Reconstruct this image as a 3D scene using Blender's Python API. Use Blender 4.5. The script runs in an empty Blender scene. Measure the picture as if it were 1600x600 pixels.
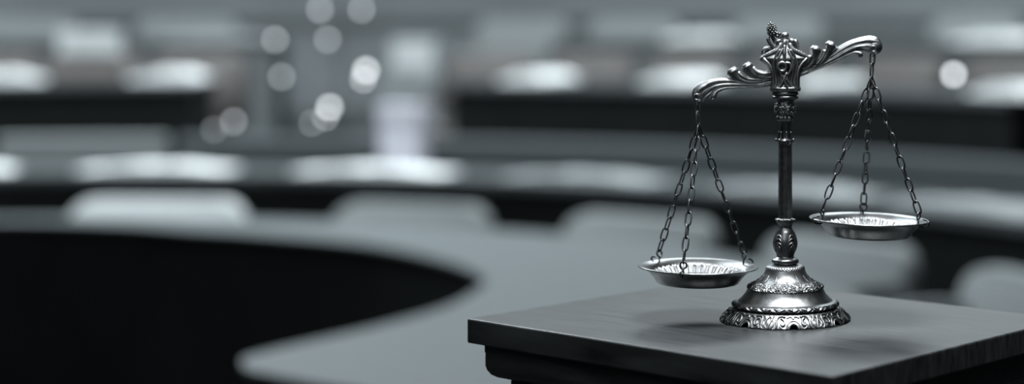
import bpy, bmesh, math, random
from mathutils import Vector, Matrix

random.seed(7)
PI = math.pi
SC = bpy.context.scene
COL = SC.collection

# ------------------------------------------------------------------ camera numbers
F = 2800.0            # focal length in 1600-wide picture units
PX, PY = 1227.0, 40.0  # where the level optical axis lands
D0 = 1.79             # distance of the scale
CAMZ = 1.55
S = D0 / F            # metres per picture unit at the scale
BASEY = 499.0
TOPZ = CAMZ - (BASEY - PY) / F * D0    # table top height

# ------------------------------------------------------------------ helpers
def link(name, me, mat=None, parent=None, smooth=True, loc=None):
    o = bpy.data.objects.new(name, me)
    COL.objects.link(o)
    if mat is not None:
        me.materials.append(mat)
    if parent is not None:
        o.parent = parent
    if smooth:
        for p in me.polygons:
            p.use_smooth = True
    if loc is not None:
        o.location = loc
    return o

class MB:
    """collects geometry for one mesh"""
    def __init__(self):
        self.v = []; self.f = []
    def add(self, vs, fs):
        b = len(self.v)
        self.v.extend([tuple(v) for v in vs])
        self.f.extend([tuple(b + i for i in f) for f in fs])
    def build(self, name, mat, parent=None, smooth=True, scale=1.0, loc=None, flat_angle=None):
        me = bpy.data.meshes.new(name)
        me.from_pydata([(x*scale, y*scale, z*scale) for x, y, z in self.v], [], self.f)
        bm = bmesh.new(); bm.from_mesh(me)
        bmesh.ops.recalc_face_normals(bm, faces=bm.faces)
        bm.to_mesh(me); bm.free()
        o = link(name, me, mat, parent, smooth, loc)
        if flat_angle:
            me.set_sharp_from_angle(angle=math.radians(flat_angle))
        return o
    def grid(self, rows, closed_u=True, cap0=False, cap1=False, skip=None):
        n = len(rows[0]); vs = [p for r in rows for p in r]; fs = []
        for i in range(len(rows)-1):
            for j in range(n if closed_u else n-1):
                if skip and skip(i, j): continue
                k = (j+1) % n
                fs.append((i*n+j, i*n+k, (i+1)*n+k, (i+1)*n+j))
        if cap0: fs.append(tuple(range(n-1, -1, -1)))
        if cap1: fs.append(tuple((len(rows)-1)*n + j for j in range(n)))
        self.add(vs, fs)
    def lathe(self, prof, n=96, disp=None, c=(0, 0, 0), cap0=False, cap1=False, skip=None):
        rows = []
        for i, (r, h) in enumerate(prof):
            row = []
            for j in range(n):
                t = 2*PI*j/n
                rr = r + (disp(t, h, r) if disp else 0)
                row.append((c[0]+rr*math.sin(t), c[1]-rr*math.cos(t), c[2]+h))
            rows.append(row)
        self.grid(rows, True, cap0, cap1, skip)
    def tube(self, pts, rad, n=8, closed=False, flat=None, up=None, caps=True):
        """sweep a circle along pts; rad a number or list; flat=(su,sv) squash"""
        P = [Vector(p) for p in pts]; m = len(P)
        R = rad if isinstance(rad, (list, tuple)) else [rad]*m
        T = []
        for i in range(m):
            a = P[(i-1) % m] if (closed or i > 0) else P[i]
            b = P[(i+1) % m] if (closed or i < m-1) else P[i]
            d = (b-a)
            T.append(d.normalized() if d.length > 1e-9 else Vector((0, 0, 1)))
        u = Vector(up) if up else Vector((0.13, 1, 0.21))
        rows = []
        U = (u - T[0]*u.dot(T[0])).normalized()
        for i in range(m):
            if up:
                u = Vector(up)
                U = (u - T[i]*u.dot(T[i])).normalized()
            else:
                U = (U - T[i]*U.dot(T[i])).normalized()
            V = T[i].cross(U)
            su, sv = flat if flat else (1, 1)
            rows.append([P[i] + U*(math.cos(2*PI*k/n)*R[i]*su) + V*(math.sin(2*PI*k/n)*R[i]*sv) for k in range(n)])
        if closed:
            rows.append(rows[0])
            self.grid(rows, True)
        else:
            if caps:
                # rounded ends
                r0, r1 = R[0], R[-1]
                e0 = P[0]-T[0]*r0*0.6; e1 = P[-1]+T[-1]*r1*0.6
                rows = [[e0+(q-P[0])*0.6 for q in rows[0]]] + rows + [[e1+(q-P[-1])*0.6 for q in rows[-1]]]
            self.grid(rows, True, caps, caps)
    def ball(self, c, r, n=12, m=8, rot=None, disp=None):
        """ellipsoid; r number or (rx,ry,rz)"""
        rx, ry, rz = r if isinstance(r, (tuple, list)) else (r, r, r)
        c = Vector(c); rows = []
        for i in range(1, m):
            a = PI*i/m
            row = []
            for j in range(n):
                t = 2*PI*j/n
                k = 1+(disp(t, a) if disp else 0)
                p = Vector((rx*math.sin(a)*math.cos(t)*k, ry*math.sin(a)*math.sin(t)*k, -rz*math.cos(a)*k))
                if rot: p = rot @ p
                row.append(c+p)
            rows.append(row)
        self.grid(rows, True, True, True)
    def box(self, c, d, rz=0.0):
        cx, cy, cz = c; hx, hy, hz = d[0]/2, d[1]/2, d[2]/2
        co, si = math.cos(rz), math.sin(rz)
        vs = []
        for z in (-hz, hz):
            for x, y in ((-hx, -hy), (hx, -hy), (hx, hy), (-hx, hy)):
                vs.append((cx+x*co-y*si, cy+x*si+y*co, cz+z))
        self.add(vs, [(0, 3, 2, 1), (4, 5, 6, 7), (0, 1, 5, 4), (1, 2, 6, 5), (2, 3, 7, 6), (3, 0, 4, 7)])

def bevel(o, w, seg=3):
    m = o.modifiers.new('Bevel', 'BEVEL'); m.width = w; m.segments = seg; m.limit_method = 'ANGLE'
    m.angle_limit = math.radians(40)
    return o

def spline(pts, n=10, closed=False):
    """Catmull-Rom through pts (tuples of any length)"""
    out = []; m = len(pts)
    g = lambda i: pts[i % m] if closed else pts[max(0, min(m-1, i))]
    for i in range(m if closed else m-1):
        p0, p1, p2, p3 = g(i-1), g(i), g(i+1), g(i+2)
        for k in range(n):
            t = k/n
            out.append(tuple(0.5*(2*b+(c-a)*t+(2*a-5*b+4*c-d)*t*t+(-a+3*b-3*c+d)*t*t*t) for a, b, c, d in zip(p0, p1, p2, p3)))
    if not closed: out.append(tuple(pts[-1]))
    return out

def empty(name, loc, rz=0.0):
    o = bpy.data.objects.new(name, None); COL.objects.link(o)
    o.location = loc; o.rotation_euler = (0, 0, rz); o.empty_display_size = 0.05
    return o

def tag(o, label=None, cat=None, group=None, kind=None):
    if label: o['label'] = label
    if cat: o['category'] = cat
    if group: o['group'] = group
    if kind: o['kind'] = kind
    return o

def copy_tree(o, parent=None):
    c = o.copy(); COL.objects.link(c)
    if parent is not None: c.parent = parent
    for ch in list(o.children):
        copy_tree(ch, c)
    return c

# ------------------------------------------------------------------ materials
def mat(name, col, rough=0.5, metal=0.0, spec=0.5, noise=None, bump=None, emit=None, coat=0.0):
    m = bpy.data.materials.new(name); m.use_nodes = True
    nt = m.node_tree; b = nt.nodes['Principled BSDF']
    b.inputs['Base Color'].default_value = (*col, 1)
    b.inputs['Roughness'].default_value = rough
    b.inputs['Metallic'].default_value = metal
    b.inputs['Specular IOR Level'].default_value = spec
    b.inputs['Coat Weight'].default_value = coat
    tc = nt.nodes.new('ShaderNodeTexCoord')
    if noise:
        sc, amt, stretch = noise
        mp = nt.nodes.new('ShaderNodeMapping'); mp.inputs['Scale'].default_value = stretch
        nt.links.new(tc.outputs['Object'], mp.inputs['Vector'])
        n = nt.nodes.new('ShaderNodeTexNoise'); n.inputs['Scale'].default_value = sc; n.inputs['Detail'].default_value = 6
        nt.links.new(mp.outputs['Vector'], n.inputs['Vector'])
        r = nt.nodes.new('ShaderNodeValToRGB')
        r.color_ramp.elements[0].position = 0.3; r.color_ramp.elements[1].position = 0.7
        r.color_ramp.elements[0].color = (*[c*(1-amt) for c in col], 1)
        r.color_ramp.elements[1].color = (*[min(1, c*(1+amt)) for c in col], 1)
        nt.links.new(n.outputs['Fac'], r.inputs['Fac'])
        nt.links.new(r.outputs['Color'], b.inputs['Base Color'])
    if bump:
        sc, st, dist, stretch = bump
        mp = nt.nodes.new('ShaderNodeMapping'); mp.inputs['Scale'].default_value = stretch
        nt.links.new(tc.outputs['Object'], mp.inputs['Vector'])
        n = nt.nodes.new('ShaderNodeTexNoise'); n.inputs['Scale'].default_value = sc; n.inputs['Detail'].default_value = 5
        nt.links.new(mp.outputs['Vector'], n.inputs['Vector'])
        bp = nt.nodes.new('ShaderNodeBump'); bp.inputs['Strength'].default_value = st; bp.inputs['Distance'].default_value = dist
        nt.links.new(n.outputs['Fac'], bp.inputs['Height'])
        nt.links.new(bp.outputs['Normal'], b.inputs['Normal'])
    if emit:
        b.inputs['Emission Color'].default_value = (*emit[0], 1)
        b.inputs['Emission Strength'].default_value = emit[1]
    return m

ISO = (1, 1, 1)
M = {}
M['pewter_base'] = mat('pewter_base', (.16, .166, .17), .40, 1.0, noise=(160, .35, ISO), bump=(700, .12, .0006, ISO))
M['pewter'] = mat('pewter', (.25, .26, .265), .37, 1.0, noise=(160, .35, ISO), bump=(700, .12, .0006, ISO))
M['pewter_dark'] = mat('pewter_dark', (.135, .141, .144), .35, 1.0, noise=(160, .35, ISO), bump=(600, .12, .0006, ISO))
M['pan_metal'] = mat('pan_metal', (.24, .248, .252), .28, 1.0, noise=(120, .15, ISO), bump=(500, .08, .0005, ISO))
M['well_metal'] = mat('well_metal', (.17, .176, .18), .30, 1.0, noise=(120, .15, ISO))
M['chain_metal'] = mat('chain_metal', (.07, .073, .076), .36, 1.0, noise=(300, .3, ISO))
GR = (1.2, 40, 6)
M['table_wood'] = mat('table_wood', (.019, .0212, .0225), .38, 0, .38, noise=(9, .7, GR), bump=(9, .32, .0010, GR))
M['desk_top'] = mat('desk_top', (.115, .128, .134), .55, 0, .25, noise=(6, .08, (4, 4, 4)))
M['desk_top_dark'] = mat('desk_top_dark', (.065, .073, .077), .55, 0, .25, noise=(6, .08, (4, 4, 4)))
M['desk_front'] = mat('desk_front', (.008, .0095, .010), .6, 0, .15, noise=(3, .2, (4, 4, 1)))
M['upholstery'] = mat('upholstery', (.21, .226, .232), .85, 0, .2, noise=(40, .08, ISO), bump=(300, .2, .002, ISO))
M['upholstery_pale'] = mat('upholstery_pale', (.50, .52, .53), .85, 0, .2, noise=(40, .08, ISO), bump=(300, .2, .002, ISO))
M['upholstery_mid'] = mat('upholstery_mid', (.075, .085, .09), .85, 0, .2, noise=(40, .08, ISO), bump=(300, .2, .002, ISO))
M['leather'] = mat('leather', (.075, .068, .067), .5, 0, .3, noise=(30, .15, ISO))
M['chair_metal'] = mat('chair_metal', (.03, .032, .034), .4, 1.0)
M['paper'] = mat('paper', (.86, .88, .89), .8, 0, .2, noise=(2, .03, ISO))
M['cover'] = mat('cover', (.55, .57, .58), .6, 0, .2)
M['box_card'] = mat('box_card', (.55, .54, .60), .8, 0, .2, noise=(3, .05, ISO))
M['box_white'] = mat('box_white', (.5, .52, .53), .8, 0, .2, noise=(3, .05, ISO))
M['box_brown'] = mat('box_brown', (.16, .145, .14), .8, 0, .2, noise=(3, .05, ISO))
M['carpet'] = mat('carpet', (.020, .022, .024), .95, 0, .1, noise=(60, .2, ISO), bump=(400, .3, .003, ISO))
M['step'] = mat('step', (.17, .18, .19), .95, 0, .1, noise=(60, .2, ISO))
M['paper_grey_dimmed'] = mat('paper_grey_dimmed', (.34, .36, .37), .8, 0, .2, noise=(2, .05, ISO))  # on the right second-row sheets this grey stands in for weaker light
M['tier'] = mat('tier', (.07, .075, .08), .95, 0, .1, noise=(60, .2, ISO), bump=(400, .3, .003, ISO))
M['plaster'] = mat('plaster', (.22, .24, .25), .8, 0, .2, noise=(1.2, .1, ISO))
M['panel'] = mat('panel', (.11, .12, .125), .7, 0, .2, noise=(2, .15, (1, 1, .3)))
M['globe'] = mat('globe', (.8, .82, .84), .3, 0, .5, emit=((.93, .97, 1.0), 9))
M['globe_dim'] = mat('globe_dim', (.8, .82, .84), .3, 0, .5, emit=((.9, .96, 1.0), 4.2))
M['lamp_metal'] = mat('lamp_metal', (.12, .125, .13), .35, 1.0)

# ================================================================== THE SCALE
def L(x, y, d=0.0):
    """picture-plan coordinates of the scale -> local units (x right, y depth, z up)"""
    return (x-1227.0, d, BASEY-y)

root = empty('balance_scale', (0, D0, TOPZ))
tag(root, 'ornate pewter balance scale with two hanging pans standing on the dark wooden pedestal', 'balance scale')

def prof_at(prof, h):
    for (r0, h0), (r1, h1) in zip(prof, prof[1:]):
        if (h0 <= h <= h1):
            k = 0 if h1 == h0 else (h-h0)/(h1-h0)
            return r0+(r1-r0)*k
    return prof[-1][0]

def on_surf(prof, t, h, off=0.0):
    r = prof_at(prof, h)+off
    return (r*math.sin(t), -r*math.cos(t), h)

def relief(mb, prof, curve, rad, t0, h0, mirror=1, n=6, off=0.0):
    """tube lying on a lathe surface; curve in (arc units, height units) about (t0,h0)"""
    pts = []
    for (u, v) in curve:
        h = h0+v
        r = prof_at(prof, h)
        pts.append(on_surf(prof, t0+mirror*u/max(r, 1), h, off))
    mb.tube(pts, rad, n)

# ---- base -------------------------------------------------------------
skirt = [(100, 0), (100.5, 1.5), (99, 4), (96.5, 7.5), (93, 11), (89.5, 14.5), (86.5, 17.5), (84, 19.5), (79, 20.5)]
upper = [(79, 20.5), (80, 21.5), (82.2, 23), (83, 25), (82.3, 27.3), (80, 29), (76.5, 29.8), (74.5, 30), (72.5, 31), (70, 33.5), (66.5, 37), (63.5, 40.5),
         (61.3, 44), (60, 47), (59.4, 48.6), (60, 49.4), (59.6, 50.6), (58, 52.5), (55, 55), (51, 57.5), (47, 59.7), (43.5, 61.6), (40, 64), (37, 67),
         (34.6, 70.2), (32.7, 73.5), (31.3, 77), (30.6, 79), (30.4, 80.6), (29.3, 82.6), (27, 84.2), (23, 85.2), (17.5, 85.8)]
up2 = spline(upper, 5)
def base_disp(t, h, r):
    d = 0.0
    if 21.5 < h < 29.2:                                   # leafy rope ring
        w = math.sin(PI*(h-21.5)/7.7)
        d += 1.5*w*math.sin(46*t+0.9*(h-25)*(1 if math.sin(23*t) > 0 else -1))
    if 49.6 < h < 61:                                     # floral band
        w = min(1, (h-49.6)/1.5)*min(1, (61-h)/2.5)
        d += w*(1.5*math.sin(34*t+1.7*math.sin(0.9*h+9*t))*math.sin(0.95*h+2*math.sin(17*t)) + 0.8*math.sin(67*t+1.3*h))
    if 79 < h < 84:                                       # small dotted collar
        d += .5*math.sin(44*t)*math.sin(1.8*h)
    return d
mb = MB()
mb.lathe(up2, 560, base_disp)
# small sprigs rising over the floral band
for k in range(14):
    t0 = 2*PI*k/14+.07
    relief(mb, upper, [(0, 0), (.4, 4), (0, 8), (-.3, 11)], [.9, .8, .6, .3], t0, 60.5, 1, 6)
    for s in (-1, 1):
        relief(mb, upper, [(0, 0), (2, 1.5), (3.5, 1)], [.7, .7, .5], t0, 62.5, s, 6)
for k in range(28):
    t0 = 2*PI*k/28
    c = on_surf(upper, t0, 52.4+1.2*(k % 2), .6)
    mb.ball(c, 2.0, 8, 6)
    for q in range(5):
        a = 2*PI*q/5
        c = on_surf(upper, t0+2.7*math.cos(a)/56, 54+2.2*math.sin(a), .7)
        mb.ball(c, 1.2, 6, 5)
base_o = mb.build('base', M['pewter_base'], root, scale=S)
# skirt with arches cut out at its foot
NS = 8
TH0 = math.radians(7.5)
sk2 = spline(skirt, 4)
NJ = 640
def hole(t, h):
    k = (t-TH0)/(2*PI/NS); k -= round(k)
    u = k*(2*PI/NS)*98
    return (u/6.2)**2+(h/7.0)**2 < 1
def sk_skip(i, j):
    h = (sk2[i][1]+sk2[i+1][1])/2
    return hole(2*PI*(j+.5)/NJ, h)
def sk_disp(t, h, r):
    k = (t-TH0)/(2*PI/NS); k -= round(k); u = k*(2*PI/NS)*98
    d = .35*math.sin(.6*abs(u)+.5*h)*min(1, h/3)*min(1, (20-h)/3)
    if h < 2: d += .8*math.cos(5*2*PI*k)
    return d
mb = MB()
mb.lathe(sk2, NJ, sk_disp, skip=sk_skip)
inner = [(r-3.0, h) for r, h in sk2]
mb.lathe(inner, NJ, None, skip=sk_skip)
for k in range(NS):
    t0 = TH0+2*PI*k/NS
    for R_, w in ((7.8, 1.9), (11.6, 1.2)):
        pts = [(R_*math.cos(a), max(.6, R_*1.05*math.sin(a)+.3)) for a in [PI*i/14 for i in range(15)]]
        relief(mb, skirt, pts, w, t0, 0, 1, 8, .8)
    for s in (-1, 1):
        # C-scrolls either side of the arch
        sp = []
        for i in range(26):
            a = -0.4+i/25*5.2
            rr = 5.2*(1-.15*a)
            sp.append((17.5+rr*math.cos(a+1.9), 9.5+1.05*rr*math.sin(a+1.9)))
        sp = [(u, min(18.5, max(.8, v))) for u, v in sp]
        relief(mb, skirt, sp, [1.9-.035*i for i in range(26)], t0, 0, s, 8, .8)
        sp = [(12, 17.5), (16, 18.4), (21, 17.5), (24.5, 14), (25.5, 9), (27, 4), (30, 1.2)]
        relief(mb, skirt, spline(sp, 4), 1.7, t0, 0, s, 8, .8)
        sp = [(9, 16), (5, 17.8), (1.5, 17), (.6, 14.5)]
        relief(mb, skirt, spline(sp, 4), 1.2, t0, 0, s, 8, .8)
        sp = [(33, 17), (30.5, 12), (31, 7), (34.5, 3)]
        relief(mb, skirt, spline(sp, 4), 1.3, t0, 0, s, 8, .8)
        sp = [(11, 3), (14, 1.6), (18, 2.4), (21, 5)]
        relief(mb, skirt, spline(sp, 4), 1.2, t0, 0, s, 8, .8)
    relief(mb, skirt, spline([(38.3, 18), (38.5, 12), (38.3, 6), (38.5, 1.2)], 4), 1.7, t0, 0, 1, 8, .8)
mb.build('scrolled_skirt', M['pewter_base'], base_o, scale=S)

# ---- stem -------------------------------------------------------------
bulb = [(17, 85.5), (17, 87), (19.8, 88), (21, 89.8), (21, 92.6), (19.6, 94.6), (15.5, 96.6), (13.3, 98.6), (13.6, 102), (15.6, 107), (17.8, 112.5), (18.8, 118),
        (18.3, 124), (16.6, 130), (14.1, 136), (11.6, 141), (10.2, 144), (10.6, 147.5), (12.6, 151.6), (14.2, 154), (14.6, 156), (13.2, 157.6), (10.4, 158.6)]
mb = MB()
mb.lathe(spline(bulb, 4), 160, lambda t, h, r: (.35*math.cos(12*t) if 144 < h < 157 else 0)+(.5*math.cos(4*t) if 100 < h < 138 else 0))
for k in range(4):
    t0 = math.radians((36, 144, 216, 324)[k])
    sp = []
    for i in range(34):
        a = i/33*4.2*PI
        rr = 5.6*(1-i/36)
        sp.append((rr*math.cos(a+PI/2), rr*1.15*math.sin(a+PI/2)))
    relief(mb, bulb, sp, [1.45-.014*i for i in range(34)], t0, 111.5, 1 if k % 2 else -1, 8, .5)
    for j, (w, hgt) in enumerate(((8.2, 9.5), (9.3, 15.5), (8.6, 21))):
        pts = [(-w, -4+3*j), (-w*.8, hgt*.55), (-w*.35, hgt*.92), (0, hgt), (w*.35, hgt*.92), (w*.8, hgt*.55), (w, -4+3*j)]
        relief(mb, bulb, spline(pts, 4), 1.4, t0, 111.5, 1, 8, .5)
for k in range(12):
    t0 = 2*PI*k/12
    mb.ball((14.4*math.sin(t0), -14.4*math.cos(t0), 156), (2, 2, 1.5), 8, 6)
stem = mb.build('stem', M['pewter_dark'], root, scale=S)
# fluted column
mb = MB()
col = [(10.6, 158), (10.5, 170), (10.3, 200), (10.2, 240), (10.0, 262), (10.2, 272), (11.6, 277), (12, 279.5), (10.2, 281.5), (9.3, 284), (9.2, 300), (9.3, 311)]
mb.lathe(spline(col, 4), 160, lambda t, h, r: (-.9*abs(math.cos(5*t))**.6 + .4) if (h < 272 or h > 283) else 0)
for k in range(7):                                       # curled leaf collar
    t0 = 2*PI*k/7+.2
    sx, sy = math.sin(t0), -math.cos(t0)
    mb.tube(spline([(9.6*sx, 9.6*sy, 293), (10.6*sx, 10.6*sy, 286), (12.6*sx, 12.6*sy, 280.5), (14.4*sx, 14.4*sy, 279), (14.2*sx, 14.2*sy, 281.5)], 4), [1.6]*13+[2.0]*4, 8)
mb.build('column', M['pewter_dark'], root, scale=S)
# capital under the head
mb = MB()
cap = [(9.3, 309), (12, 311), (13.8, 313.5), (13.2, 316.5), (11.8, 318.5), (14.5, 322), (16.6, 327), (16.6, 331), (14.6, 336), (13.2, 340), (14.6, 343), (19.5, 345.2), (20.6, 347.6), (19.2, 349.4), (18.4, 350.4), (20.2, 351.6), (21, 353.6), (19.8, 355.6), (18, 356.5)]
mb.lathe(spline(cap, 4), 160, lambda t, h, r: (1.1*math.sin(9*t+1.4*math.sin(.8*h))*math.sin(.62*h) if 319 < h < 342 else 0)+(.9*math.cos(10*t) if 310 < h < 318 else 0))
for k in range(8):
    t0 = 2*PI*k/8+.2
    sp = [(3.2*math.cos(a)*(1-a/16), 3.6*math.sin(a)*(1-a/16)) for a in [i*.55 for i in range(18)]]
    relief(mb, cap, sp, [1.0-.03*i for i in range(18)], t0, 330, 1 if k % 2 else -1, 6, .5)
    c = on_surf(cap, t0+PI/8, 336, .6); mb.ball(c, 1.8, 8, 6)
    c = on_surf(cap, t0+PI/8, 324, .6); mb.ball(c, 1.6, 8, 6)
mb.build('capital', M['pewter_dark'], root, scale=S)

# ---- head -------------------------------------------------------------
mb = MB()
vase = [(18, 18, 356), (23, 21, 357), (24.5, 22, 359), (24.3, 22, 362), (22.5, 19, 365), (21.5, 17.5, 370), (21, 17, 380), (22, 17, 388), (25, 18, 395), (29.5, 19, 401), (34, 20, 405), (36.5, 20, 407.5), (35, 19.5, 409.5),
        (28, 18, 413), (21, 16, 417.5), (14.5, 13, 422), (10.5, 10, 428), (8, 8, 434), (5, 5, 440), (2, 2, 442)]
vrows = []
for rx, ry, h in spline(vase, 4):
    row = []
    for q in range(144):
        t = 2*PI*q/144
        k = 1+(.035*math.cos(12*t) if 366 < h < 405 else 0)
        c_, s_ = math.cos(t), math.sin(t)
        row.append((rx*math.copysign(abs(s_)**.85, s_)*k, -ry*math.copysign(abs(c_)**.85, c_)*k, h))
    vrows.append(row)
mb.grid(vrows, True, True, True)
for s in (-1, 1):
    # flaring corner leaves at both sides: ribs fan from the foot to the tip
    for q, (dd, wd) in enumerate(((-15, 2.6), (-10, 2.8), (-4, 3.0), (2, 3.0), (8, 2.8), (14, 2.6))):
        k = 1-abs(dd+2)/26
        pts = [(s*(17+4*k), dd*.95, 360), (s*(16+5*k), dd*.95, 372), (s*(17+5*k), dd*.95, 386), (s*(21+7*k), dd*.9, 398), (s*(27+9*k), dd*.75, 405.5), (s*(29+8.5*k), dd*.6, 408)]
        mb.tube(spline(pts, 4), [wd*.8]*6+[wd]*15, 8)
    # beaded ridge running from the tip up to the crown
    for dep, top_d in ((-9, -15), (9, 12)):
        pts = spline([(s*37.5, dep*.5, 406.5), (s*29, dep, 411.5), (s*19, dep*1.2, 417), (s*12, top_d*.8, 421), (s*7, top_d*.7, 430)], 5)
        mb.tube(pts, [3.4+1.1*math.sin(PI*i/len(pts)) for i in range(len(pts))], 10)
        for i in range(1, len(pts)-4, 2):
            p = pts[i]
            mb.ball((p[0], p[1]-1.2*(1 if dep < 0 else -1), p[2]+3.2), (2.1, 2.1, 1.7), 8, 6)
    # hanging drapes at front corners
    mb.tube(spline([(s*8, -17, 421), (s*15, -17, 410), (s*18, -16, 397), (s*15.5, -15.5, 383), (s*14, -16, 370), (s*16, -16.5, 361)], 5), 2.3, 8)
    mb.tube(spline([(s*4, -16, 423), (s*9.5, -19, 411), (s*12.5, -19, 400), (s*12, -18, 386), (s*9.5, -17.5, 372), (s*10.5, -18.5, 361)], 5), 2.0, 8)
    mb.tube(spline([(s*4, 16, 423), (s*12, 17, 408), (s*14, 17, 392), (s*11, 17, 372), (s*12, 17, 361)], 5), 2.3, 8)
# open volute on the front
for dd in (-1, 1):
    cy = 20*dd
    ring = [(-5+6.2*math.cos(a), cy, 395+6.8*math.sin(a)) for a in [2*PI*i/22 for i in range(22)]]
    mb.tube(ring, 2.6, 10, closed=True)
    mb.tube(spline([(1, cy, 401), (7, cy, 400), (9, cy, 393), (6.5, cy, 386), (2.5, cy*.97, 381), (3.5, cy, 374)], 5), [2.4]*20+[2.0]*6, 8)
    mb.tube(spline([(-9.5, cy, 390), (-7, cy, 383), (-3, cy*.97, 378), (-4.5, cy, 371), (-7.5, cy, 364)], 5), 2.1, 8)
    mb.tube(spline([(2, cy, 385), (-1.5, cy*1.05, 376), (.5, cy*1.05, 368), (4, cy*1.05, 361)], 5), 2.2, 8)
    mb.tube(spline([(0, cy, 377), (6, cy, 370), (7.5, cy*.97, 361)], 5), 1.7, 8)
    mb.tube(spline([(-1, cy*.8, 427), (-1.5, cy*.95, 414), (-1, cy*.97, 404)], 5), [3.2]*6+[2.6]*5, 8)
# crown pieces
mb.ball((0, -2, 443), (6.2, 6.2, 6.0), 16, 12)
mb.ball((-11.5, -5, 434.5), (6.0, 4, 3.4), 14, 10, Matrix.Rotation(math.radians(-24), 3, 'Y'))
mb.ball((11, -5, 435), (6.2, 4.2, 3.6), 14, 10, Matrix.Rotation(math.radians(28), 3, 'Y'))
mb.ball((15.5, 5, 430), (6.0, 6, 8.5), 14, 10)
mb.ball((15.5, 6, 424), (6.5, 6, 7), 14, 10)
mb.ball((-1, -8, 431), (4.5, 4, 6.5), 14, 10)
sp = [(-28+9.2*(1-i/40)*math.cos(a), 10+i*.1, 416+8.6*(1-i/40)*math.sin(a)) for i, a in [(i, .1+i/26*2.2*PI) for i in range(27)]]
mb.tube(sp, [3.8-.04*i for i in range(27)], 10)
mb.ball((-26, 14, 416), (7, 2.5, 6.5), 12, 8)
mb.tube(spline([(-19, 9, 419), (-14, 6, 426), (-8, 3, 430)], 5), 4, 10)
head = mb.build('head', M['pewter'], root, scale=S)
# berry finial with its leaf
mb = MB()
rotf = Matrix.Rotation(math.radians(-9), 3, 'Y')
fc = Vector((-21, 4, 451.5))
mb.ball(fc, (6.2, 6.2, 11.5), 16, 12, rotf)
for i in range(7):
    zz = -9+i*3.1; rr = 6.6*math.sqrt(max(0.05, 1-(zz/12.2)**2))
    nn = 8 if 0 < i < 6 else 5
    for j in range(nn):
        a = 2*PI*(j+.5*(i % 2))/nn
        mb.ball(fc+rotf @ Vector((rr*math.cos(a), rr*math.sin(a), zz)), (2.2, 2.2, 1.8), 8, 6)
mb.ball(fc+rotf @ Vector((0, 0, 11.5)), 2.3, 8, 6)
for k, (w, d) in enumerate(((1.9, 0), (1.6, -2.5), (1.6, 2.5))):
    mb.tube(spline([(-27.5+k, 3+d, 441), (-27+k, 2+d, 435), (-22+k, 1+d, 427.5), (-14, 1+d*.5, 421)], 5), [w*.6]*2+[w]*14, 8)
mb.tube(spline([(-20, 4, 442), (-16, 4, 434), (-8, 3, 428)], 5), 3.2, 8)
for p in ((-9, -1, 446), (-12, 0, 442.5), (-8.5, 0, 441), (-13, 2, 447)):
    mb.ball(p, (3, 3, 3), 8, 6)
mb.build('berry_finial', M['pewter_dark'], root, scale=S)

# ---- beam -------------------------------------------------------------
def arm(path, rad, depth, name_pts):
    """leafy arm: fluted sweep"""
    mb_ = name_pts
    pts = spline([L(x, y, 0) for x, y in path], 7)
    R = [r[0] for r in spline([(r,) for r in rad], 7)]
    W = [r[0] for r in spline([(r,) for r in depth], 7)]
    n = 48; rows = []
    m = len(pts); P = [Vector(p) for p in pts]
    for i in range(m):
        a = P[max(0, i-1)]; b = P[min(m-1, i+1)]
        T = (b-a).normalized(); U = Vector((0, 1, 0)); V = T.cross(U)
        row = []
        for k in range(n):
            f = 2*PI*k/n
            g = 1+.10*math.cos(7*f+.9)*min(1, i/6)*min(1, max(0, (m-1-i))/5)
            row.append(P[i]+U*(math.cos(f)*W[i]*g)+V*(math.sin(f)*R[i]*g))
        rows.append(row)
    mb_.grid(rows, True, True, True)
mb = MB()
# right arm
arm([(1240, 119), (1258, 112), (1276, 103.5), (1294, 94), (1311, 82), (1328, 73.5), (1345, 69.2), (1358, 69), (1366, 71.5), (1371, 75)],
    [4.5, 4.8, 5, 5.6, 7.5, 9, 10.5, 12.6, 12.8, 8.5], [6, 6, 6.5, 7, 8, 8.8, 9.5, 11, 10.5, 8], mb)
mb.ball(L(1366.5, 72.5), (12.6, 11.5, 12.6), 20, 14)
# left arm
arm([(1216, 127), (1200, 130), (1182, 132), (1163, 131.5), (1145, 130), (1126, 130.2), (1110, 133.5), (1098, 140), (1092, 147), (1090, 153)],
    [4.5, 4.8, 5, 5.4, 6.8, 8, 9, 10.6, 10.8, 7], [6, 6, 6.5, 7, 8, 8.8, 9.5, 10.5, 10, 7.5], mb)
mb.ball(L(1091.5, 148.5), (10.6, 10.6, 11.2), 20, 14)
def strand(pts, rad, dep=0.0, up=False):
    q = spline([L(x, y, d+dep) for x, y, d in pts], 6)
    rr = [r[0] for r in spline([(r,) for r in rad], 6)]
    mb.tube(q, rr, 10)
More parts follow.
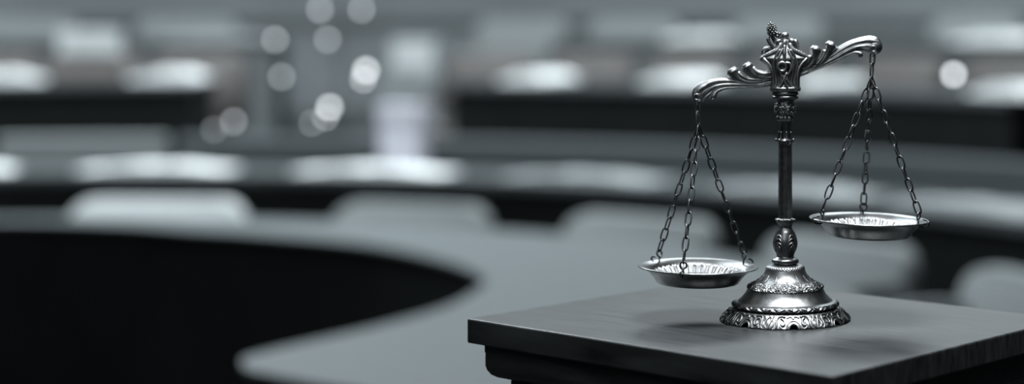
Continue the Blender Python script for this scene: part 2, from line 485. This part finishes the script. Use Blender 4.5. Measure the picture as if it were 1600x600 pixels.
# ribs that stand proud on the near and far faces of the arms
for sd in (-1, 1):
    w = 1.35
    strand([(1262, 108.5, sd*5.2), (1282, 98, sd*5.8), (1302, 86, sd*6.8), (1320, 74.5, sd*8), (1338, 66, sd*8.8), (1352, 63, sd*9.3)], [w, w, 1.7, 2, 1.9, .7])
    strand([(1262, 111.5, sd*5.2), (1284, 101, sd*6), (1304, 91, sd*7), (1322, 80.5, sd*8.3), (1339, 73, sd*9.4), (1354, 71, sd*10)], [w, w, 1.6, 1.9, 1.8, .7])
    strand([(1262, 114, sd*4.6), (1286, 104, sd*5), (1308, 94, sd*6), (1322, 87, sd*7), (1336, 82, sd*8), (1345, 84.5, sd*8.3), (1343.5, 88, sd*8)], [w, w, 1.5, 2, 2.8, 3.4, 2.8])
    strand([(1195, 128, sd*5.2), (1175, 129, sd*5.8), (1152, 127, sd*6.8), (1130, 125.5, sd*8), (1112, 128.5, sd*8.8), (1099, 136, sd*9.3)], [w, w, 1.7, 2, 1.9, .7])
    strand([(1195, 131, sd*5.2), (1175, 132.5, sd*6), (1152, 131.5, sd*7), (1131, 132, sd*8.3), (1114, 136, sd*9.4), (1102, 146, sd*9.6)], [w, w, 1.6, 1.9, 1.8, .7])
    strand([(1195, 134, sd*4.6), (1172, 136, sd*5), (1150, 136.5, sd*6), (1132, 138, sd*7), (1120, 143, sd*8), (1115.5, 150, sd*8.3), (1113, 153, sd*7.6)], [w, w, 1.5, 2, 2.8, 3.8, 3.0])
    strand([(1113, 143, sd*7.5), (1105, 150, sd*8.3), (1098, 157, sd*7)], [1.2, 2.4, 2.6])
    # curled leaf lobes on top of the arms
    for o, wv in ((sd*3.2, 1.0),):
        strand([(1256, 109, o), (1266, 103, o*1.3), (1272, 94, o*1.3), (1273.5, 85, o*1.2), (1274.5, 77.5, o)], [3.30, 4.69, 5.85, 7.44, 9.82])
        strand([(1268, 107, o), (1282, 99, o*1.3), (1291, 88, o*1.3), (1295.5, 79, o*1.2), (1298.5, 71, o)], [3.30, 4.69, 5.85, 7.77, 10.52])
        strand([(1254, 106, o*1.8), (1261, 98, o*1.8), (1266, 88.5, o*1.7)], [2.97, 3.68, 4.12])
        strand([(1276, 101, o*1.9), (1285, 90, o*1.9), (1289, 79.5, o*1.7)], [2.97, 3.53, 3.79])
        strand([(1196, 127, o), (1178, 129, o*1.3), (1162, 127, o*1.3), (1151, 121, o*1.2), (1145, 112, o)], [3.30, 4.07, 5.21, 7.44, 10.18])
        strand([(1210, 120, o), (1196, 122, o*1.3), (1182, 119, o*1.3), (1173, 112, o*1.2), (1167.5, 104.5, o)], [3.60, 4.69, 5.85, 7.77, 10.18])
        strand([(1192, 124.5, o*1.9), (1172, 124, o*1.9), (1160, 119, o*1.8), (1154, 114, o*1.6)], [2.36, 3.32, 3.70, 3.79])
        strand([(1206, 113, o*1.9), (1195, 116, o*1.9), (1184, 113.5, o*1.8), (1177, 106.5, o*1.6)], [3.83, 4.83, 5.26, 4.12])
mb.build('beam', M['pewter'], root, scale=S)

# ---- chains, hooks, pans ------------------------------------------------
def oval(c, half, hw, axis, side, n=20):
    """stadium-like link centre line"""
    c = Vector(c); out = []
    for i in range(n):
        a = 2*PI*i/n
        ca, sa = math.cos(a), math.sin(a)
        u = math.copysign(abs(ca)**.75, ca)*half
        v = math.copysign(abs(sa)**.75, sa)*hw
        out.append(c+axis*u+side*v)
    return out

def link_chain(name, A, B, pitch=19.3):
    A, B = Vector(A), Vector(B)
    d = B-A; n = max(2, round(d.length/pitch)); p = d.length/n
    ax = d.normalized()
    s0 = ax.cross(Vector((0, 1, 0))).normalized()
    s1 = ax.cross(s0).normalized()
    mb_ = MB()
    sag_dir = Vector((0, 0, -1))
    for i in range(n):
        t = (i+.5)/n
        c = A+d*t+sag_dir*(3.0*4*t*(1-t)*.5)
        ang = (0.35 if i % 2 else PI/2+.35)+random.uniform(-.22, .22)
        side = s0*math.cos(ang)+s1*math.sin(ang)
        mb_.tube(oval(c, p/2+1.3, 4.7, ax, side), 1.35, 8, closed=True)
    return mb_.build(name, M['chain_metal'], root, scale=S)

def pan(cx, cy, tilt, angles, hook_xy, apex):
    c = Vector(L(cx, cy))
    pr = empty('pan', tuple(x*S for x in c)); pr.parent = root
    pr.rotation_euler = (0, math.radians(tilt), 0)
    prof_out = [(0, -26), (40, -26.2), (58, -26.4), (62.5, -25.4), (65, -23), (69, -17), (75, -10), (80, -6), (84.5, -3.4), (89, -1.8), (92.8, -1.0), (94, .2), (93.2, 1.5), (91.0, 1.6),
                (88, .6), (85, -.6)]
    prof_in = [(85, -.6), (81, -2.6), (76, -6), (71, -10.5), (66.5, -15), (62, -19), (57, -21), (50, -21.6), (40, -21.8), (12, -21.8), (0.01, -21.8)]
    mb_ = MB(); mb_.lathe([(max(r, .01), h) for r, h in prof_out], 180)
    pr_out = mb_.build('dish', M['pan_metal'], pr, scale=S)
    mb_ = MB()
    def rid(t, h, r):
        w = max(0, min(1, (76-r)/5))*max(0, min(1, (r-40)/10))
        return w*(1.4*math.sin(112*t)+.9*math.sin(71*t+2)+.5*math.sin(37*t))
    mb_.lathe(spline(prof_in, 4), 720, lambda t, h, r: rid(t, h, r) if r > 40 else 0)
    me_o = mb_.build('ridged_well', M['well_metal'], pr, scale=S)
    rt = Matrix.Rotation(math.radians(tilt), 3, 'Y')
    for a in angles:
        a = math.radians(a)
        er = Vector((math.cos(a), math.sin(a), 0)); ez = Vector((0, 0, 1)); et = er.cross(ez)
        q = [er*91+ez*6.5+et*-2, er*96+ez*6+et*-2, er*100+ez*2.6, er*98.6+ez*-2.6, er*93+ez*-4.4, er*86+ez*-4.6, er*83+ez*-2, er*83+ez*3, er*82.5+ez*6+et*1.5,
             er*83+ez*10+et*5.2, er*83.5+ez*15+et*4.6, er*84+ez*18+et*0, er*84+ez*15+et*-4.6, er*83.5+ez*10+et*-4.4, er*83+ez*6+et*1]
        hk = MB(); hk.tube([tuple(v) for v in spline([tuple(v) for v in q], 5)], 1.45, 8)
        hk.build('rim_hook', M['chain_metal'], pr, scale=S)
        E = c+rt @ (er*84+ez*16.5)
        dirv = (E-Vector(apex)).normalized()
        link_chain('chain', Vector(apex)-dirv*1.0, E)
    # suspension loops from the beam tip
    hx, hy = hook_xy
    top = Vector(L(hx, hy)); ap = Vector(apex)
    dd = ap-top; ax = dd.normalized(); sd_ = ax.cross(Vector((0, 1, 0))).normalized(); fr = ax.cross(sd_)
    hk = MB()
    hk.tube([tuple(v) for v in oval(top+ax*dd.length*.29+Vector((0, -8, 0))*0, dd.length*.29, 4.2, ax, (sd_*.8+fr*.6).normalized())], 1.5, 8, closed=True)
    hk.tube([tuple(v) for v in oval(top+ax*dd.length*.76, dd.length*.26, 3.6, ax, (fr*.8-sd_*.6).normalized())], 1.4, 8, closed=True)
    # eyelet round the arm tip
    eye = [top+Vector((4*math.cos(b), -10.8, 1+4.4*math.sin(b))) for b in [2*PI*i/18 for i in range(18)]]
    hk.tube([tuple(v) for v in eye], 1.3, 8, closed=True)
    q = [top+Vector((0, -10.5, -3)), top+Vector((0, -8, -8)), top+Vector((0, -2, -11))]
    hk.tube([tuple(v) for v in spline([tuple(v) for v in q], 5)], 1.3, 8)
    hk.build('suspension_hook', M['pewter'], root, scale=S)

pan(1091, 416.5, 1.4, (33, 141, 257), (1089, 152), L(1091.5, 197))
pan(1358, 343, 2.0, (94, 207, -27), (1364, 77), L(1361.5, 121))

# ================================================================== THE PEDESTAL
ul = Vector((math.cos(math.radians(-39.5)), math.sin(math.radians(-39.5))))
vl = Vector((-ul.y, ul.x))
Lc = Vector((-0.319, 1.795)); A_, B_ = .465, .382
ctr = Lc+ul*A_/2+vl*B_/2
ped = empty('wooden_pedestal', (ctr.x, ctr.y, 0), math.radians(-39.5))
tag(ped, 'black stained wooden pedestal with a square moulded top carrying the balance scale', 'pedestal')
def slab(name, sx, sy, z0, z1, mt, parent, bv, seg=3):
    b = MB(); b.box((0, 0, (z0+z1)/2), (sx, sy, z1-z0)); o = b.build(name, mt, parent, smooth=False)
    if bv: bevel(o, bv, seg)
    return o
TZ = TOPZ
slab('top_board', A_, B_, TZ-.0245, TZ, M['table_wood'], ped, .0018, 3)
# moulding under the board: stepped and rounded towards the body
b = MB()
rows = []
for ins, z in ((.0125, TZ-.0245), (.0125, TZ-.034), (.013, TZ-.0345), (.013, TZ-.0475), (.0142, TZ-.052), (.0170, TZ-.0565), (.0215, TZ-.0595), (.027, TZ-.061), (.031, TZ-.061)):
    hx, hy = A_/2-ins, B_/2-ins
    rows.append([(-hx, -hy, z), (hx, -hy, z), (hx, hy, z), (-hx, hy, z)])
b.grid(rows, True, True, True)
b.build('moulding', M['table_wood'], ped, smooth=False)
slab('body', A_-.060, B_-.060, .09, TZ-.061, M['table_wood'], ped, .003)
slab('plinth', A_-.02, B_-.02, 0, .09, M['table_wood'], ped, .006)

# ================================================================== THE CHAMBER
O = Vector((-3.0, 3.5))
def ell(a, b, ph):
    return Vector((O.x+a*math.sin(ph), O.y+b*math.cos(ph)))
def phi_for(px, a, b):
    lo, hi = math.radians(-80), math.radians(75)
    k = (px-PX)/F
    for _ in range(50):
        mid = (lo+hi)/2; p = ell(a, b, mid)
        if p.x/p.y < k: lo = mid
        else: hi = mid
    return (lo+hi)/2
def face_to(a, b, ph):
    """angle whose local -Y looks in along the row's normal"""
    n = Vector((math.sin(ph)/a, math.cos(ph)/b)).normalized()
    return math.atan2(-n.x, n.y), n

def arc_slab(mb, a0, b0, a1, b1, p0, p1, z0, z1, n=64):
    rows = []
    for i in range(n+1):
        ph = p0+(p1-p0)*i/n
        q0, q1 = ell(a0, b0, ph), ell(a1, b1, ph)
        rows.append([(q0.x, q0.y, z0), (q1.x, q1.y, z0), (q1.x, q1.y, z1), (q0.x, q0.y, z1)])
    mb.grid(rows, True, True, True)

# floor, tiers, back wall --------------------------------------------------
b = MB(); b.box((-2, 8, -.05), (26, 26, .1)); tag(b.build('floor', M['carpet'], smooth=False), kind='structure')
rd = math.radians
def tier(name, a0, b0, a1, b1, p0, p1, z, mt='tier'):
    b = MB(); arc_slab(b, a0, b0, a1, b1, rd(p0), rd(p1), 0, z)
    return tag(b.build(name, M[mt], smooth=False), kind='structure')
tier('floor_tier', 4.5, 4.5, 6.2, 6.2, -45, 62, .13)
AIS0, AIS1 = -3.0, 12.5
def zrow3(): return .49
tier('floor_tier', 5.2, 6.45, 6.15, 8.75, -32, AIS0, .49)
tier('floor_tier', 5.2, 6.45, 6.15, 8.75, AIS1, 52, .49)
tier('floor_tier', 6.16, 8.76, 8.2, 12.0, -34, AIS0, .70)
tier('floor_tier', 6.16, 8.76, 8.2, 12.0, AIS1, 56, .70)
for k in range(5):       # aisle steps
    tier('floor_step', 5.35+.21*k, 6.55+.5*k, 5.35+.21*(k+1), 6.55+.5*(k+1), AIS0, AIS1, .22+.12*k, 'step')
tier('floor_tier', 6.4, 9.06, 8.2, 12.0, AIS0, AIS1, .70, 'step')
b = MB(); arc_slab(b, 8.2, 11.9, 8.4, 12.1, rd(-48), rd(64), 0, 5.0, 96)
tag(b.build('wall_back', M['plaster'], smooth=False), kind='structure')
for z0, z1 in ((.7, .82), (1.55, 1.60)):
    b = MB(); arc_slab(b, 8.15, 11.85, 8.2, 11.9, rd(-48), rd(64), z0, z1, 96)
    tag(b.build('trim_1' if z0 < 1 else 'trim_2', M['panel'], smooth=False), kind='structure')

# front crescent desk ------------------------------------------------------
ZD = .75
inner_pts = [(-3.75, 7.15), (-3.45, 7.3), (-3.07, 7.34), (-2.645, 7.22), (-2.34, 7.05), (-2.03, 6.90), (-1.536, 6.57), (-1.16, 6.1), (-.955, 5.68), (-.94, 5.35), (-.98, 5.06), (-1.10, 4.75), (-1.23, 4.5), (-1.285, 4.385),
             (-1.305, 4.31), (-1.285, 4.24), (-1.25, 4.17), (-1.155, 4.09), (-1.0, 3.98), (-.75, 3.84), (-.45, 3.68), (-.15, 3.56)]
ip = spline(inner_pts, 6)
outer = []
for i in range(61):
    ph = rd(92+(-11-92)*i/60)
    R_ = 4.0-.95*max(0, (math.degrees(ph)-38)/54)**1.25; q = ell(R_, R_, ph); outer.append((q.x, q.y))
outline = list(ip)+outer
desk1 = empty('curved_desk', (O.x+.6, O.y+2.6, 0))
def build_prism(name, outl, z0, z1, mt, parent):
    n = len(outl)
    ox, oy, oz = parent.location
    me_b = MB()
    vs = [(x-ox, y-oy, z0) for x, y in outl]+[(x-ox, y-oy, z1) for x, y in outl]
    fs = [tuple(range(n-1, -1, -1)), tuple(range(n, 2*n))]+[(i, (i+1) % n, n+(i+1) % n, n+i) for i in range(n)]
    me_b.add(vs, fs)
    return me_b.build(name, mt, parent, smooth=False)
tag(desk1, 'broad grey crescent desk curving round the dark well at the front', 'desk', 'curved desks of the chamber')
build_prism('desk_top', outline, ZD-.012, ZD, M['desk_top'], desk1)
def strip(name, line, off0, off1, z0, z1, mt, parent):
    ox, oy, oz = parent.location
    rows = []
    for i, (x, y) in enumerate(line):
        a = Vector(line[max(0, i-1)]); c = Vector(line[min(len(line)-1, i+1)])
        t = (c-a).normalized(); nrm = Vector((-t.y, t.x))
        p0 = Vector((x, y))+nrm*off0; p1 = Vector((x, y))+nrm*off1
        rows.append([(p0.x-ox, p0.y-oy, z0), (p1.x-ox, p1.y-oy, z0), (p1.x-ox, p1.y-oy, z1), (p0.x-ox, p0.y-oy, z1)])
    bb = MB(); bb.grid(rows, True, True, True)
    return bb.build(name, mt, parent, smooth=False)
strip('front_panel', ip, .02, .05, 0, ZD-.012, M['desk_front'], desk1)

# tiered desks ---------------------------------------------------------------
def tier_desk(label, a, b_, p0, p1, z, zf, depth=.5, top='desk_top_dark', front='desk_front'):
    mid = (rd(p0)+rd(p1))/2
    q = ell(a, b_, mid)
    r = empty('curved_desk', (q.x, q.y, zf))
    tag(r, label, 'desk', 'curved desks of the chamber')
    def piece(name, a0, a1, q0, q1, z0, z1, mt):
        bb = MB(); arc_slab(bb, a+a0, b_+a0, a+a1, b_+a1, q0, q1, z0, z1)
        bb.v = [(x-q.x, y-q.y, zz-zf) for x, y, zz in bb.v]
        return bb.build(name, mt, r, smooth=False)
    P0, P1 = rd(p0), rd(p1)
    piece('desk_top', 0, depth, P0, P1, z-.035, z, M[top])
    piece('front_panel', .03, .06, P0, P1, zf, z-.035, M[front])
    e = .03/b_
    piece('end_panel', .06, depth-.03, P0, P0+e, zf, z-.035, M['desk_front'])
    piece('end_panel', .06, depth-.03, P1-e, P1, zf, z-.035, M['desk_front'])
    return r
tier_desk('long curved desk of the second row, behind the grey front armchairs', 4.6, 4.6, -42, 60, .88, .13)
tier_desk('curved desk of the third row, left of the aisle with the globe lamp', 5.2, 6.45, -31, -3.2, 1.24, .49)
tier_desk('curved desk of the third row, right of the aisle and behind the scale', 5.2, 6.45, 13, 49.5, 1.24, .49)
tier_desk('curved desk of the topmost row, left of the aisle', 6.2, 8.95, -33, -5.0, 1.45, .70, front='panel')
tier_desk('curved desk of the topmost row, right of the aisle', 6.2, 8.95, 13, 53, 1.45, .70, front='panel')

# armchairs -------------------------------------------------------------------
def rounded_panel(w, h, t, rad, curve=0.0, n=10):
    """upright rounded slab, base at z=0, bowed; in X-Z, thickness along Y"""
    out = []
    for cx, cz, a0 in ((w/2-rad, h-rad, 0), (-w/2+rad, h-rad, 90), (-w/2+.03, .03, 180), (w/2-.03, .03, 270)):
        r_ = rad if a0 < 180 else .03
        for i in range(n+1):
            a = rd(a0+90*i/n)
            out.append((cx+r_*math.cos(a), cz+r_*math.sin(a)))
    return out
def make_chair(fab, w=.74, hb=.90):
    c = empty('armchair', (0, 0, 0))
    b = MB(); b.box((0, -.02, .42), (w-.16, .46, .10)); bevel(b.build('seat', fab, c), .035, 4)
    out = rounded_panel(w, hb-.44, .09, .11); n = len(out)
    b = MB()
    for lay in range(1):
        rows = []
        for k, (sc, yy) in enumerate(((.94, -.045), (.985, -.035), (1, -.01), (1, .02), (.985, .04), (.94, .05))):
            rows.append([(x*sc, yy-.06*(x/(w/2))**2+.10*(z/.45)*.35, (z-.23)*sc+.23) for x, z in out])
        b.grid(rows, True, True, True)
    o = b.build('backrest', fab, c, flat_angle=50); o.location = (0, .25, .44)
    for s in (-1, 1):
        b = MB()
        b.tube(spline([(s*(w/2-.06), .24, .62), (s*(w/2-.05), .05, .645), (s*(w/2-.05), -.16, .635), (s*(w/2-.05), -.22, .60)], 6), .028, 10, flat=(1.2, .8), up=(0, 0, 1))
        b.tube([(s*(w/2-.05), -.17, .62), (s*(w/2-.07), -.15, .42), (s*(w/2-.12), -.13, .40)], .016, 8)
        b.build('armrest', fab, c)
    b = MB(); b.tube([(0, 0, .06), (0, 0, .38)], .03, 12)
    b.build('post', M['chair_metal'], c)
    for k in range(5):
        a = 2*PI*k/5+.3
        b = MB(); b.tube([(0, 0, .075), (.14*math.cos(a), .14*math.sin(a), .06), (.26*math.cos(a), .26*math.sin(a), .035)], [.022, .018, .014], 8)
        b.ball((.26*math.cos(a), .26*math.sin(a), .026), (.026, .026, .026), 10, 8)
        b.build('leg', M['chair_metal'], c)
    return c
def place(proto, used, a, b_, ph, z, label, group):
    o = copy_tree(proto) if used[0] else proto
    used[0] = True
    q = ell(a, b_, ph); rz, n = face_to(a, b_, ph)
    o.location = (q.x, q.y, z); o.rotation_euler = (0, 0, rz)
    tag(o, label, 'chair', group)
    return o
pale, grey, mid, red = make_chair(M['upholstery_pale'], .80, .775), make_chair(M['upholstery'], .76, .778), make_chair(M['upholstery'], .74), make_chair(M['leather'], .58)
uP, uG, uM, uR = [0], [0], [0], [0]
g1 = 'grey armchairs behind the crescent front desk'
place(pale, uP, 4.24, 4.24, phi_for(-165, 4.49, 4.49), 0, 'pale armchair at the crescent desk, cut by the left picture edge', g1)
place(pale, uP, 4.24, 4.24, phi_for(252, 4.49, 4.49), 0, 'pale armchair behind the far side of the dark well, second from the left', g1)
place(grey, uG, 4.24, 4.24, phi_for(650, 4.49, 4.49), 0, 'grey armchair at the crescent desk above the tip of the dark well', g1)
place(grey, uG, 4.24, 4.24, phi_for(1008, 4.49, 4.49), 0, 'grey armchair at the crescent desk seen behind the lower left pan chains', g1)
place(grey, uG, 4.14, 4.14, phi_for(1322, 4.39, 4.39), 0, 'grey armchair seen just under the raised right pan of the scale', g1)
place(grey, uG, 4.05, 4.05, phi_for(1635, 4.3, 4.3), 0, 'grey armchair at the right picture edge just above the pedestal top', g1)
def bench(label, p0, p1, fab):
    m_ = (p0+p1)/2; q = ell(5.3, 5.3, m_)
    r = empty('curved_bench', (q.x, q.y, .13)); tag(r, label, 'bench', 'curved benches of the second row')
    def piece(name, r0, r1, z0, z1, mt, q0=p0, q1=p1, bv=.03):
        bb = MB(); arc_slab(bb, r0, r0, r1, r1, q0, q1, z0, z1, 48)
        bb.v = [(x-q.x, y-q.y, z) for x, y, z in bb.v]
        o = bb.build(name, mt, r, smooth=False)
        if bv: bevel(o, bv, 4)
        return o
    piece('seat', 5.2, 5.62, .34, .46, fab)
    piece('backrest', 5.60, 5.70, .40, .855, fab, bv=.03)
    piece('plinth', 5.3, 5.66, 0, .34, M['desk_front'], bv=0)
    e = .07/5.5
    piece('armrest', 5.22, 5.64, .46, .60, fab, p0, p0+e)
    piece('armrest', 5.22, 5.64, .46, .60, fab, p1-e, p1)
PB = [phi_for(x, 5.65, 5.65) for x in (-330, -20, -5, 262, 278, 1640)]
bench('curved bench of the second row cut off by the left picture edge', PB[0], PB[1], M['upholstery_mid'])
bench('light grey curved bench of the second row above the longest white strip', PB[2], PB[3], M['upholstery'])
bench('long dark grey curved bench of the second row passing behind the scale', PB[4], PB[5], M['upholstery_mid'])
g3 = 'maroon chairs in the third row'
words3 = ['at the left picture edge', 'second from the left picture edge', 'just left of the aisle', 'just right of the aisle', 'second to the right of the aisle', 'left of the scale head',
          'right of the scale head', 'behind the raised right arm tip', 'near the right picture edge']
for i, px in enumerate((-20, 140, 300, 745, 900, 1050, 1205, 1370, 1530)):
    place(red, uR, 5.92, 7.25, phi_for(px, 5.92, 7.25), .49, 'maroon leather armchair in the third row, '+words3[i], g3)
g4 = 'grey armchairs in the topmost row'
words4 = ['at the left picture edge', 'left of the aisle', 'beside the aisle on its right', 'above the white paper left of the scale', 'right behind the scale head', 'at the right picture edge']
for i, px in enumerate((40, 290, 800, 970, 1190, 1490)):
    place(mid, uM, 7.0, 9.8, phi_for(px, 7.0, 9.8), .70, 'grey armchair in the topmost row, '+words4[i], g4)

# papers lying on the desks -----------------------------------------------------
def paper(a, b_, x0, x1, z, label, dep=.36, th=.022, mt='paper', group='white papers on the curved desks'):
    p0, p1 = phi_for(x0, a, b_), phi_for(x1, a, b_)
    m_ = (p0+p1)/2; q = ell(a, b_, m_); rz, n = face_to(a, b_, m_)
    w = (ell(a, b_, p1)-ell(a, b_, p0)).length
    r = empty('open_document', (q.x, q.y, z), rz)
    tag(r, label, 'document', group)
    bb = MB(); bb.box((0, 0, .002), (w+.012, dep+.012, .004)); bb.build('cover', M['cover'], r, smooth=False)
    for s in (-1, 1):        # page block halves bellying towards the spine
        rows = []
        for i in range(9):
            t = i/8
            x = s*(.001+t*(w/2-.001))
            zz = .004+th*(.35+.65*math.sin(PI*min(1, t*1.15+.08)**.6)) if t < .85 else .004+th*(.35+.65*math.sin(PI*min(1, .85*1.15+.08)**.6))
            zz = max(.008, zz)
            rows.append([(x, -dep/2, .004), (x, dep/2, .004), (x, dep/2, zz), (x, -dep/2, zz)])
        bb = MB(); bb.grid(rows, True, True, True)
        bb.build('pages', M[mt], r, smooth=False)
    return r
W2 = ['cut by the left picture edge', 'longest white strip above the dark well', 'right of the globe lamp foot', 'left of the hanging lower chains', 'crossing behind the scale column', 'at the right picture edge']
for (x0, x1), w in zip(((-90, 20), (132, 363), (472, 703), (802, 1033), (1142, 1358), (1420, 1640)), W2):
    paper(4.765, 4.765, x0, x1, .88, ('white' if x0 < 700 else 'light grey')+' open document on the second row desk, '+w, mt='paper' if x0 < 700 else 'paper_grey_dimmed', dep=.25, th=.026)  # light falling off to the right is put into the paper colour
W3 = ['cut by the left picture edge', 'just left of the aisle', 'first to the right of the aisle', 'behind the left arm of the scale', 'between scale head and right chains', 'cut by the right picture edge']
for (x0, x1), w in zip(((-80, 72), (212, 326), (807, 883), (1032, 1108), (1283, 1314), (1562, 1660)), W3):
    paper(5.44, 6.69, x0, x1, 1.24, 'white open document on the third row desk, '+w, .4, .05)
W4 = ['broad grey strip left of the aisle', 'above the arm on the left of the scale', 'cut by the right picture edge']
for (x0, x1), w in zip(((262, 425), (1062, 1138), (1522, 1640)), W4):
    paper(6.44, 9.19, x0, x1, 1.45, ('light grey' if x0 == 262 else 'white')+' open document on the topmost desk, '+w, .4, .05, mt='paper_grey_dimmed' if x0 == 262 else 'paper')

# boxes ----------------------------------------------------------------------------
def doc_box(px, a, b_, z, w, h, d, mt, label, lid=.28):
    ph = phi_for(px, a, b_); q = ell(a, b_, ph); rz, n = face_to(a, b_, ph)
    r = empty('document_box', (q.x, q.y, z), rz); tag(r, label, 'box', 'document boxes')
    bb = MB(); bb.box((0, 0, h*(1-lid)/2), (w, d, h*(1-lid))); bevel(bb.build('body', mt, r, smooth=False), .006)
    bb = MB(); bb.box((0, 0, h*(1-lid/2)), (w+.016, d+.016, h*lid)); bevel(bb.build('lid', mt if lid < .4 else M['box_white'], r, smooth=False), .006)
    return r
doc_box(632, 5.0, 5.0, .88, .19, .30, .13, M['box_card'], 'pale mauve document box standing on the second row desk by the aisle')
doc_box(142, 5.52, 6.77, 1.24, .29, .285, .26, M['box_brown'], 'box with a white lid on the third row desk between two white documents', .5)
ph = phi_for(652, 6.6, 9.4); q = ell(6.6, 9.4, ph); rz, n_ = face_to(6.6, 9.4, ph)
cb = empty('low_cabinet', (q.x, q.y, .70), rz); tag(cb, 'grey low cabinet at the top of the aisle with a white box on it', 'cabinet')
bb = MB(); bb.box((0, 0, .27), (.40, .34, .54)); bevel(bb.build('body', M['plaster'], cb, smooth=False), .008)
for sx in (-1, 1):
    bb = MB(); bb.box((sx*.098, -.178, .28), (.188, .016, .46)); dr = bb.build('door', M['plaster'], cb, smooth=False)
    bb = MB(); bb.tube([(sx*.022, -.195, .25), (sx*.022, -.195, .33)], .006, 8); bb.build('handle', M['lamp_metal'], dr)
doc_box(652, 6.6, 9.4, 1.24, .30, .21, .24, M['box_white'], 'white document box standing on the grey low cabinet')

# branching globe lamp in the aisle --------------------------------------------------
def at(px, py, D): return Vector(((px-PX)/F*D, D, CAMZ-(py-PY)/F*D))
ph = phi_for(480, 5.6, 5.6); q = ell(6.05, 6.05, ph)
Dl = q.y
lamp = empty('globe_lamp', (q.x, q.y, .13))
tag(lamp, 'branching floor lamp with small glowing glass globes standing in the aisle', 'lamp')
bb = MB(); bb.lathe([(.14, 0), (.14, .012), (.12, .02), (.03, .035), (.014, .06)], 40, cap0=True, cap1=True); bb.build('base', M['lamp_metal'], lamp)
bb = MB(); bb.tube([(0, 0, .04), (0, 0, .9), (0, 0, 1.58)], [.011, .009, .007], 10); bb.build('pole', M['lamp_metal'], lamp)
for px, py, br, rr in ((430, 62, 0, .013), (440, 120, 0, .012), (365, 190, 0, .012), (334, 203, 0, .008), (500, 15, 0, .013), (512, 62, 0, .012), (565, 15, 0, .012),
                   (572, 110, 1, .015), (568, 124, 1, .011), (515, 168, 1, .014), (509, 183, 1, .010), (488, 192, 0, .009)):
    dd = random.uniform(-.12, .12)
    P = at(px, py, Dl+dd)-Vector((q.x, q.y, .13))
    z_j = max(.35, min(1.45, P.z-.22))
    bb = MB(); bb.tube(spline([(0, 0, z_j), (P.x*.45, P.y*.45, z_j+.03), (P.x*.9, P.y*.9, P.z-.10), (P.x, P.y, P.z-rr)], 6), .0035, 8)
    brn = bb.build('branch', M['lamp_metal'], lamp)
    bb = MB(); bb.ball(P, rr, 20, 14); bb.build('glass_globe', M['globe' if br else 'globe_dim'], brn)
# small desk lamp on the right of the third row
ph = phi_for(1490, 5.40, 6.65); q = ell(5.40, 6.65, ph)
dl = empty('desk_lamp', (q.x, q.y, 1.24)); tag(dl, 'small desk lamp with one glowing globe near the right end of the third row', 'lamp')
bb = MB(); bb.lathe([(.05, 0), (.05, .008), (.012, .016), (.006, .03), (.005, .07)], 32, cap0=True, cap1=True); bb.build('base', M['lamp_metal'], dl)
bb = MB(); bb.ball((0, 0, .085), .0145, 20, 14); bb.build('glass_globe', M['globe'], dl)

# ================================================================== LIGHT
def area(name, loc, size, power, target, col=(1, 1, 1), spread=180):
    l = bpy.data.lights.new(name, 'AREA'); l.shape = 'RECTANGLE'; l.size, l.size_y = size; l.energy = power; l.color = col
    l.spread = rd(spread)
    o = bpy.data.objects.new(name, l); COL.objects.link(o); o.location = loc
    o.rotation_euler = (Vector(target)-Vector(loc)).to_track_quat('-Z', 'Y').to_euler()
    return o
area('ceiling_lamp_left', (-4.0, 8.5, 6.0), (4, 3), 700, (-4.0, 8.3, .8), (.88, .97, 1.0))
area('ceiling_lamp_right', (.6, 9.2, 6.0), (3.5, 3), 330, (.4, 9.2, .8), (.88, .97, 1.0))
area('fill_front_desk', (-2.6, 4.4, 6.0), (3, 2), 160, (-2.2, 4.3, .8), (.87, .96, 1.0))  # added fill without a fixture, brightens the crescent desk
area('fill_behind_camera', (-1.2, -1.6, 4.2), (2.5, 2.0), 55, (0, 1.8, 1.4), (.9, .97, 1.0))  # unseen fill added to lift the front of the scale
area('spot_over_scale', (.10, 1.50, 3.0), (.75, .75), 13.5, (.0, 1.80, 1.3), (.97, .99, 1.0), 60)

w = bpy.data.worlds.new('World'); SC.world = w; w.use_nodes = True
bg = w.node_tree.nodes['Background']
bg.inputs['Color'].default_value = (.80, .92, 1.0, 1); bg.inputs['Strength'].default_value = .03

# ================================================================== CAMERA
cd = bpy.data.cameras.new('Camera'); cam = bpy.data.objects.new('Camera', cd); COL.objects.link(cam)
cam.location = (0, 0, CAMZ); cam.rotation_euler = (PI/2, 0, 0)
cd.sensor_width = 36; cd.lens = F/1600*36
cd.shift_x = (800-PX)/1600; cd.shift_y = (PY-300)/1600
cd.clip_start = .05; cd.clip_end = 100
cd.dof.use_dof = True; cd.dof.focus_distance = 1.75; cd.dof.aperture_fstop = 1.85
SC.camera = cam
vs = SC.view_settings
SC.display_settings.display_device = 'sRGB'
vs.view_transform = 'Standard'; vs.look = 'None'; vs.gamma = 1; vs.use_curve_mapping = False
vs.exposure = 0.0
